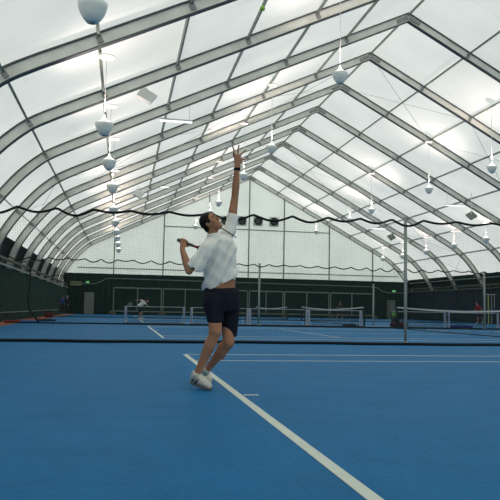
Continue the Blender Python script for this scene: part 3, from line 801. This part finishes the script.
for k_, a_ in (('rknee', 'rank'), ('lknee', 'lank')):
    k, a = J[k_], J[a_]; caps(bm, k, k.lerp(a, .3), .060, .058, 14); caps(bm, k.lerp(a, .3), k.lerp(a, .8), .060, .039, 14); caps(bm, k.lerp(a, .8), a, .039, .037, 12)
    ell(bm, k.lerp(a, .3)+V((0, .018, 0)), (.056, .054, .095))
# raised arm
caps(bm, J['lsh'], J['lel'], .055, .040, 14); ell(bm, J['lsh'].lerp(J['lel'], .5), (.050, .048, .10))
caps(bm, J['lel'], J['lel'].lerp(J['lwr'], .35), .040, .043, 14); caps(bm, J['lel'].lerp(J['lwr'], .35), J['lwr'], .043, .028, 14)
# racket arm
caps(bm, J['rsh'], J['rel'], .044, .036, 14); caps(bm, J['rel'], J['rel'].lerp(J['rwr'], .4), .040, .043, 14); caps(bm, J['rel'].lerp(J['rwr'], .4), J['rwr'], .042, .028, 14)
caps(bm, J['neck']-V((0, 0, .03)), hc-hu*.05-hn*.01, .058, .055, 14)
head_mass(bm, hc, hn, hu, hw, hR)
# open tossing hand with spread fingers, thumb on the right
w0 = J['lwr']; fd = (at(238.2, 157, YP+.02)-w0).normalized()
def chain(pts, r):
    r = [q*1.12 for q in r]
    for (a, b), (ra, rb) in zip(zip(pts, pts[1:]), zip(r, r[1:])): caps(bm, a, b, ra, rb, 8)
pw = lambda x, y, d=0: at(x, y, YP+.02+d)
loft(bm, [(pw(237.2, 168), rt*.028, fw*.020), (pw(237.3, 164), rt*.033, fw*.018), (pw(237.6, 159), rt*.041, fw*.017), (pw(237.7, 155), rt*.039, fw*.013)], 14)
chain([pw(235.3, 156), pw(234.5, 152), pw(233.5, 149), pw(232.6, 146.2, -.01)], [.0100, .0090, .0085, .0078])      # ring finger
chain([pw(237.6, 155), pw(238.1, 150.6), pw(238.5, 147.6), pw(238.9, 145.2, -.01)], [.0102, .0094, .0088, .0080])  # middle finger
chain([pw(239.9, 156), pw(242.0, 153.2), pw(244.0, 151.6), pw(246.0, 150.0, .01)], [.0102, .0092, .0087, .0080])   # index finger
chain([pw(234.6, 158), pw(233.6, 155.2, -.02), pw(233.3, 153.6, -.045), pw(233.6, 152.6, -.06)], [.0092, .0085, .0080, .0072])   # little finger bent forward
chain([pw(239.3, 163), pw(241.2, 160.2), pw(243.0, 159.4), pw(245.2, 159.2)], [.0135, .0115, .0100, .0090])         # thumb
# racket hand wrapped round the grip
butt = at(178.6, 240.2, YP-.05); rdir = (at(205.8, 250.6, YP+.14)-butt).normalized()
gc = butt+rdir*.065
hd = (gc-J['rwr']).normalized()
caps(bm, J['rwr'], gc-hd*.035, .027, .030, 12)
loft(bm, [(gc-hd*.055, rdir*.032, fw*.022), (gc-hd*.03-fw*.012, rdir*.042, fw*.020), (gc-fw*.024, rdir*.042, fw*.015), (gc+hd*.02-fw*.022, rdir*.038, fw*.012)], 12)
cr_ = rdir.cross(hd).normalized()
if cr_.dot(fw) > 0: cr_ = -cr_      # towards the camera
hp = (hd-rdir*hd.dot(rdir)).normalized()
for i in range(4):
    b0 = gc+rdir*(-.032+.021*i)
    rr = .027+(.002 if i in (1, 2) else 0)
    pts = [b0+(cr_*math.cos(a)+hp*math.sin(a))*rr for a in (.15, .9, 1.7, 2.5, 3.3)]
    chain(pts, [.0100, .0098, .0092, .0086, .0078])
pts = [gc-hd*.03+rdir*.035, gc-hp*.03+rdir*.055, gc+cr_*-.01-hp*.02+rdir*.075, gc-cr_*.022+rdir*.085]
chain(pts, [.013, .0115, .0105, .0095])
fuse('body', bm, SKIN, P, .0065, 2)
head_extras(P, hc, hn, hu, hw, hR, HAIR)
# wristband on the raised wrist
bm = bmesh.new(); q = J['lwr']; ax = (J['lel']-J['lwr']).normalized()
loft(bm, [(q+ax*-.02, rt*.033, fw*.030), (q+ax*-.012, rt*.037, fw*.034), (q+ax*.012, rt*.038, fw*.035), (q+ax*.022, rt*.034, fw*.031)], 16); link('wristband', bm, BLK, P, True)
# shirt
bm = bmesh.new()
hemc = at(220.5, 287, YP)
def hemz(v): pass
loft(bm, [(at(220.6, 303, YP), rt*.176, fw*.126), (at(220.5, 297, YP), rt*.177, fw*.127), (at(220.3, 291, YP), rt*.178, fw*.128), (at(220.2, 283, YP), rt*.180, fw*.130), (at(220, 270, YP), rt*.181, fw*.130), (J['chest'], rt*.174, fw*.135), (at(219.8, 240, YP), rt*.152, fw*.130), (at(216.5, 234.5, YP-.01), rt*.085, fw*.08)], 28)
caps(bm, at(212, 243.5, YP-.06), at(206.5, 248.5, YP-.13), .075, .070, 16)
caps(bm, at(225, 238, YP+.04), J['lsh'], .075, .068, 16)
# left sleeve up the raised arm
rod(bm, J['lsh'], at(232.8, 214.5, YP+.09), .066, 18, .062)
# right sleeve, wide and hanging
e0, e1 = at(206.5, 249, YP-.13), at(194.5, 267.5, YP-.13); dd = (e1-e0).normalized(); s1 = dd.cross(fw).normalized()
loft(bm, [(e0, s1*.065, fw*.065), (e0.lerp(e1, .5), s1*.078, fw*.070), (e1, s1*.092, fw*.075), (e1+dd*.012, s1*.090, fw*.073)], 18)
o = fuse('shirt', bm, SHIRT, P, .008, 3)
# diagonal hem (higher on the right where the waist shows) and folds in the cloth
b2 = bmesh.new(); b2.from_mesh(o.data)
A, B = at(202.5, 293.0, YP), at(231.0, 279.0, YP)
C_ = at(240, 281.5, YP)
b2.normal_update()
for v in b2.verts:
    x, z = (v.co-P.location).dot(rt), v.co.z
    f = max(0, min(1, (1.62-z)*2)); u_ = x*1.0-.55*(z-1.2)
    v.co += v.normal*(f*(.015*math.sin(u_*52)+.010*math.sin(u_*93+z*9))+.003*math.sin(z*40+x*30))
def zhem(x): return A.z+(B.z-A.z)*(x-A.x)/(B.x-A.x) if x < B.x else B.z+(C_.z-B.z)*(x-B.x)/(C_.x-B.x)
for p0, p1 in ((A, B), (B, C_)):
    bmesh.ops.bisect_plane(b2, geom=b2.verts[:]+b2.edges[:]+b2.faces[:], plane_co=p0, plane_no=(-(p1.z-p0.z), 0, p1.x-p0.x), dist=1e-5)
dead = [f_ for f_ in b2.faces if f_.calc_center_median().z < zhem(f_.calc_center_median().x)]
bmesh.ops.delete(b2, geom=dead, context='FACES')
b2.to_mesh(o.data); b2.free()
# collar and stripe
bm = bmesh.new()
nk = J['neck']+V((0, 0, .02)); ax = (hc-J['neck']).normalized(); a1 = ax.cross(fw).normalized(); a2 = ax.cross(a1)
loft(bm, [(nk-ax*.035, a1*.082, a2*.078), (nk-ax*.01, a1*.076, a2*.072), (nk+ax*.015, a1*.070, a2*.067), (nk+ax*.018, a1*.064, a2*.06), (nk-ax*.02, a1*.06, a2*.055)], 20)
c_ = fuse('collar', bm, SHIRT, P, .006, 1)
bm = bmesh.new()
pts = [at(220.5, 227.6, YP-.022), at(224, 229.8, YP-.045), at(229, 232.6, YP-.02), at(233, 235.2, YP+.0), at(236.2, 237.6, YP+.035)]
tube(bm, pts, .0055, 6); link('sleeve_stripe', bm, DARKP, P, True)
# shorts
bm = bmesh.new()
rk = J['rhip'].lerp(J['rknee'], .66); lk = J['lhip'].lerp(J['lknee'], .82)
loft(bm, [(at(221.3, 287.5, YP), rt*.185, fw*.130), (at(221.3, 292, YP-.02), rt*.192, fw*.150), (at(221.3, 300, YP-.02), rt*.197, fw*.165), (at(222, 310, YP-.02), rt*.190, fw*.165)], 26)
rb = at(215.6, 321.5, YP-.14); lb_ = at(229.6, 336, YP-.04)
loft(bm, [(at(213.5, 293, YP-.05), rt*.10, fw*.12), (at(213.5, 300, YP-.06), rt*.112, fw*.14), (at(214.5, 311, YP-.10), rt*.100, fw*.115), (rb, rt*.088, fw*.10), (rb-V((0, 0, .005)), rt*.085, fw*.097)], 20)
loft(bm, [(at(229.3, 300, YP+.03), rt*.112, fw*.125), (at(230.2, 315, YP+.0), rt*.098, fw*.115), (lb_, rt*.078, fw*.095), (lb_-V((0, 0, .005)), rt*.075, fw*.092)], 20)
o = fuse('shorts', bm, SHORT, P, .008, 2)
for v in o.data.vertices:      # creases of the cloth
    x, z = (v.co-P.location).dot(rt), v.co.z
    v.co += V(v.normal)*(.005*math.sin(x*70+z*22)*max(0, min(1, (1.03-z)*5))*max(0, min(1, (z-.78)*8)))
# socks and shoes
for a_, k_ in (('rank', 'rknee'), ('lank', 'lknee')):
    a, k = J[a_], J[k_]; d_ = (k-a).normalized(); e = d_.cross(V((0, 1, 0))).normalized(); g = d_.cross(e)
    bm = bmesh.new(); loft(bm, [(a-d_*.05, e*.040, g*.040), (a-d_*.01, e*.039, g*.039), (a+d_*.018, e*.040, g*.040)], 14); link('sock', bm, SHOE, P, True)
toe = onfloor(210.2, 390.6); heel = at(191.5, 384.2, toe.y+.17)
toe.z = .0; heel.z = max(heel.z, .0)
shoe(P, heel, toe, s=1.14)
toe2 = onfloor(208.5, 385.5); heel2 = at(203.5, 378.5, toe2.y+.20)
shoe(P, heel2, toe2, s=1.1)

# racket held by the player
RK = thing('tennis_racket', 'tennis racket held behind the serving player\'s shoulder', 'racket', (butt.x, butt.y, 0))
bm = bmesh.new(); caps(bm, butt, butt+rdir*.01, .020, .018, 10); rod(bm, butt, butt+rdir*.19, .0165, 10); link('grip', bm, GRIP, RK, True)
rn = rdir.cross(V((0, 0, 1))).normalized(); ru = rn.cross(rdir).normalized()
ru = (ru*.85+fw*.3).normalized(); ru = (ru-rdir*ru.dot(rdir)).normalized()
bm = bmesh.new(); s0 = butt+rdir*.19; hcen = butt+rdir*.51
rod(bm, s0, s0+rdir*.06, .013, 8)
for q in (-1, 1): tube(bm, [s0+rdir*.05, s0+rdir*.10+ru*q*.022, s0+rdir*.165+ru*q*.065], .010, 8)
link('throat', bm, RKTR, RK, True)
bm = bmesh.new(); tube(bm, [hcen+rdir*.172*math.cos(a)+ru*.128*math.sin(a) for a in [2*PI*i/40 for i in range(41)]], .010, 8); link('head_frame', bm, RKT, RK, True)
bm = bmesh.new()
for i in range(-8, 9):
    f = i/9; tube(bm, [hcen+ru*.128*f-rdir*.172*math.sqrt(1-f*f), hcen+ru*.128*f+rdir*.172*math.sqrt(1-f*f)], .0008, 3)
for i in range(-9, 10):
    f = i/10; tube(bm, [hcen+rdir*.172*f-ru*.128*math.sqrt(1-f*f), hcen+rdir*.172*f+ru*.128*math.sqrt(1-f*f)], .0008, 3)
link('strings', bm, WHT, RK)

# --- smaller people in the distance: same anatomy from a joint list in metres (x across, z up, y depth)
def figure(label, base, rz, j, top, bottom, long_sleeve=False, trousers=False, hairm=HAIR, s=1.0, long=False, face=(0, -1, 0), crown=(0, 0, 1), vox=.016, shoes=SHOE):
    t = thing('person', label, 'person', base)
    R = Matrix.Rotation(rz, 3, 'Z')
    J = {k: V(base)+R @ (V(v)*s) for k, v in j.items() if len(v) == 3}
    n, u, w, HR = head(t, J['head'], R @ V(face), R @ V(crown), None, None, 0)
    bm = bmesh.new()
    sd = (J['lsh']-J['rsh']).normalized(); hd = (J['lhip']-J['rhip']).normalized()
    sp = (J['neck']-J['pel']).normalized(); fr = sd.cross(sp).normalized()
    loft(bm, [(J['pel']-sp*.08*s, hd*.13*s, fr*.10*s), (J['pel'], hd*.15*s, fr*.11*s), (J['pel'].lerp(J['neck'], .35), sd*.13*s, fr*.095*s), (J['pel'].lerp(J['neck'], .75), sd*.155*s, fr*.11*s), (J['neck'], sd*.08*s, fr*.06*s)], 16)
    for q in 'rl':
        caps(bm, J[q+'hip'], J[q+'kn'], .08*s, .055*s, 10); caps(bm, J[q+'kn'], J[q+'an'], .055*s, .036*s, 10)
        caps(bm, J[q+'sh'], J[q+'el'], .048*s, .036*s, 10); caps(bm, J[q+'el'], J[q+'wr'], .037*s, .025*s, 10)
        d = (J[q+'wr']-J[q+'el']).normalized()
        hand(bm, J[q+'wr'], d, R @ V((0, -1, .2)), sd, .12, .25, s*1.0, 1, .011)
    caps(bm, J['neck'], J['head']-u*.05*s, .055*s, .052*s, 10)
    head_mass(bm, J['head'], n, u, w, HR, s)
    fuse('body', bm, SKIN2, t, vox*.7, 1)
    head_extras(t, J['head'], n, u, w, HR, hairm, s, long, .012)
    bm = bmesh.new()
    loft(bm, [(J['pel']-sp*.02*s, hd*.165*s, fr*.125*s), (J['pel'].lerp(J['neck'], .35), sd*.155*s, fr*.12*s), (J['pel'].lerp(J['neck'], .75), sd*.175*s, fr*.128*s), (J['neck']-sp*.02*s, sd*.09*s, fr*.08*s)], 16)
    for q in 'rl':
        caps(bm, J[q+'sh'], J[q+'sh'].lerp(J[q+'el'], .7 if not long_sleeve else 1), .066*s, .058*s, 10)
        if long_sleeve: caps(bm, J[q+'el'], J[q+'el'].lerp(J[q+'wr'], .92), .052*s, .04*s, 10)
    fuse('shirt', bm, top, t, vox, 1)
    bm = bmesh.new(); loft(bm, [(J['pel']+sp*.06*s, hd*.16*s, fr*.12*s), (J['pel']-sp*.1*s, hd*.17*s, fr*.13*s)], 14)
    for q in 'rl':
        caps(bm, J[q+'hip'], J[q+'hip'].lerp(J[q+'kn'], 1 if trousers else .75), .095*s, .08*s, 10)
        if trousers: caps(bm, J[q+'kn'], J[q+'kn'].lerp(J[q+'an'], .92), .07*s, .055*s, 10)
    fuse('trousers' if trousers else 'shorts', bm, bottom, t, vox, 1)
    for q in 'rl':
        f = R @ V((j[q+'toe'][0], j[q+'toe'][1], 0)); a = J[q+'an']; h_ = V((a.x, a.y, a.z-.085*s)); f = f.normalized()
        tz = max(0, a.z-.085*s-.12) if a.z > .16 else 0
        shoe(t, h_-f*.05*s, V((h_.x+f.x*.2*s, h_.y+f.y*.2*s, tz)), shoes, s)
    return t
stand = dict(pel=(0, 0, .95), neck=(0, 0, 1.46), head=(0, -.03, 1.63), rsh=(-.19, 0, 1.40), lsh=(.19, 0, 1.40), rhip=(-.09, 0, .90), lhip=(.09, 0, .90),
             rkn=(-.10, -.03, .49), lkn=(.11, -.02, .49), ran=(-.11, .02, .085), lan=(.12, .02, .085), rel=(-.25, .03, 1.10), lel=(.25, .02, 1.10), rwr=(-.24, -.12, .87), lwr=(.25, -.08, .86), rtoe=(-.2, -1), ltoe=(.2, -1))
a = onfloor(62.8, 316.6); Yp = 60.0
p = at(62.2, 310, Yp); figure('person in a blue top standing in the far left corner', (p.x, Yp, 0), .7, stand, BLUT, DKT, trousers=True, s=.98)
p = at(66.8, 310, Yp-.8); st2 = dict(stand); st2.update(rel=(-.27, -.05, 1.12), rwr=(-.10, -.25, 1.15), lel=(.25, .02, 1.12), lwr=(.28, -.2, .98))
figure('person in dark clothes with pale hair standing beside the blue one', (p.x, Yp-.8, 0), -.5, st2, DKT, DKT, trousers=True, long_sleeve=True, hairm=PALE, s=.95)
bend = dict(pel=(-.22, 0, .86), neck=(.20, 0, 1.18), head=(.36, 0, 1.24), rsh=(.12, -.19, 1.16), lsh=(.12, .19, 1.16), rhip=(-.20, -.1, .82), lhip=(-.20, .1, .82),
            rkn=(.02, -.16, .48), lkn=(-.12, .18, .46), ran=(-.12, -.2, .085), lan=(.06, .24, .085), rel=(-.12, -.30, 1.28), rwr=(-.34, -.34, 1.24), lel=(.32, .24, .96), lwr=(.48, .12, .84), rtoe=(1, -.2), ltoe=(1, .2))
Yp = 43.5; p = at(141.6, 310, Yp)
figure('player in a white shirt bending forward beyond the leftmost mini net', (p.x, Yp, 0), 0, bend, SHIRT, DKT, face=(1, -.3, -.5), crown=(.5, 0, .85), s=1.0)
# the far player's racket
RJ = at(134, 297, Yp-.34); a0 = V((p.x-.36, Yp-.36, 1.24)); d_ = V((-.80, -.1, -.52)).normalized(); n_ = d_.cross(V((.3, 1, 0))).normalized()
t = thing('tennis_racket', 'tennis racket trailing behind the bending player in white', 'racket', (a0.x, a0.y, 0))
bm = bmesh.new(); rod(bm, a0-d_*-.02, a0+d_*.30, .015, 8); link('grip', bm, BLK, t)
bm = bmesh.new(); tube(bm, [a0+d_*(.48+.17*math.cos(b))+n_*.125*math.sin(b) for b in [2*PI*i/24 for i in range(25)]], .012, 6); link('head_frame', bm, FRM, t)
bm = bmesh.new()
for i in range(-6, 7):
    f = i/7; e = math.sqrt(1-f*f); rod(bm, a0+d_*(.48-.17*e)+n_*.125*f, a0+d_*(.48+.17*e)+n_*.125*f, .002, 3); rod(bm, a0+d_*(.48+.17*f)-n_*.125*e, a0+d_*(.48+.17*f)+n_*.125*e, .002, 3)
link('strings', bm, PALE, t)
ready = dict(stand); ready.update(pel=(0, .05, .88), neck=(0, -.10, 1.34), head=(0, -.16, 1.50), rsh=(-.19, -.08, 1.29), lsh=(.19, -.08, 1.29), rhip=(-.1, .04, .84), lhip=(.1, .04, .84), rkn=(-.22, -.12, .47), lkn=(.22, -.12, .47), ran=(-.27, .05, .085), lan=(.27, .05, .085),
    rel=(-.26, -.15, 1.05), lel=(.26, -.15, 1.05), rwr=(-.12, -.36, 1.02), lwr=(.10, -.38, 1.02))
Yp = 61.0; p = at(339.6, 310, Yp)
figure('player in dark clothes in ready stance behind the fourth mini net', (p.x, Yp, 0), 0, ready, DKT, DKT, s=1.05)
run = dict(pel=(0, 0, .93), neck=(-.10, 0, 1.42), head=(-.17, 0, 1.58), rsh=(-.12, -.19, 1.37), lsh=(-.05, .19, 1.37), rhip=(0, -.1, .88), lhip=(0, .1, .88),
           rkn=(-.14, -.12, .49), lkn=(.24, .10, .52), ran=(-.18, -.12, .085), lan=(.46, .12, .19), rel=(.06, -.28, 1.14), rwr=(.05, -.32, .90), lel=(-.12, .30, 1.12), lwr=(-.30, .26, 1.02), rtoe=(-1, 0), ltoe=(-1, -.1))
Yp = 48.5; p = at(478.8, 310, Yp)
figure('player in a red shirt striding to the left near the right edge', (p.x, Yp, 0), 0, run, REDT, DKT, face=(-1, -.2, 0), s=1.03)

# ------------------------------------------------------------------ daylight
w = bpy.data.worlds.new('overcast_sky'); sc.world = w; w.use_nodes = True
bg = w.node_tree.nodes['Background']; bg.inputs['Color'].default_value = (.98, 1.0, .98, 1); bg.inputs['Strength'].default_value = 1.42
sc.cycles.max_bounces = 8; sc.cycles.diffuse_bounces = 5; sc.cycles.transmission_bounces = 6
sc.cycles.sample_clamp_indirect = 6
sc.view_settings.view_transform = 'Standard'; sc.view_settings.look = 'None'; sc.view_settings.exposure = 0; sc.view_settings.gamma = 1
sc.view_settings.use_curve_mapping = False
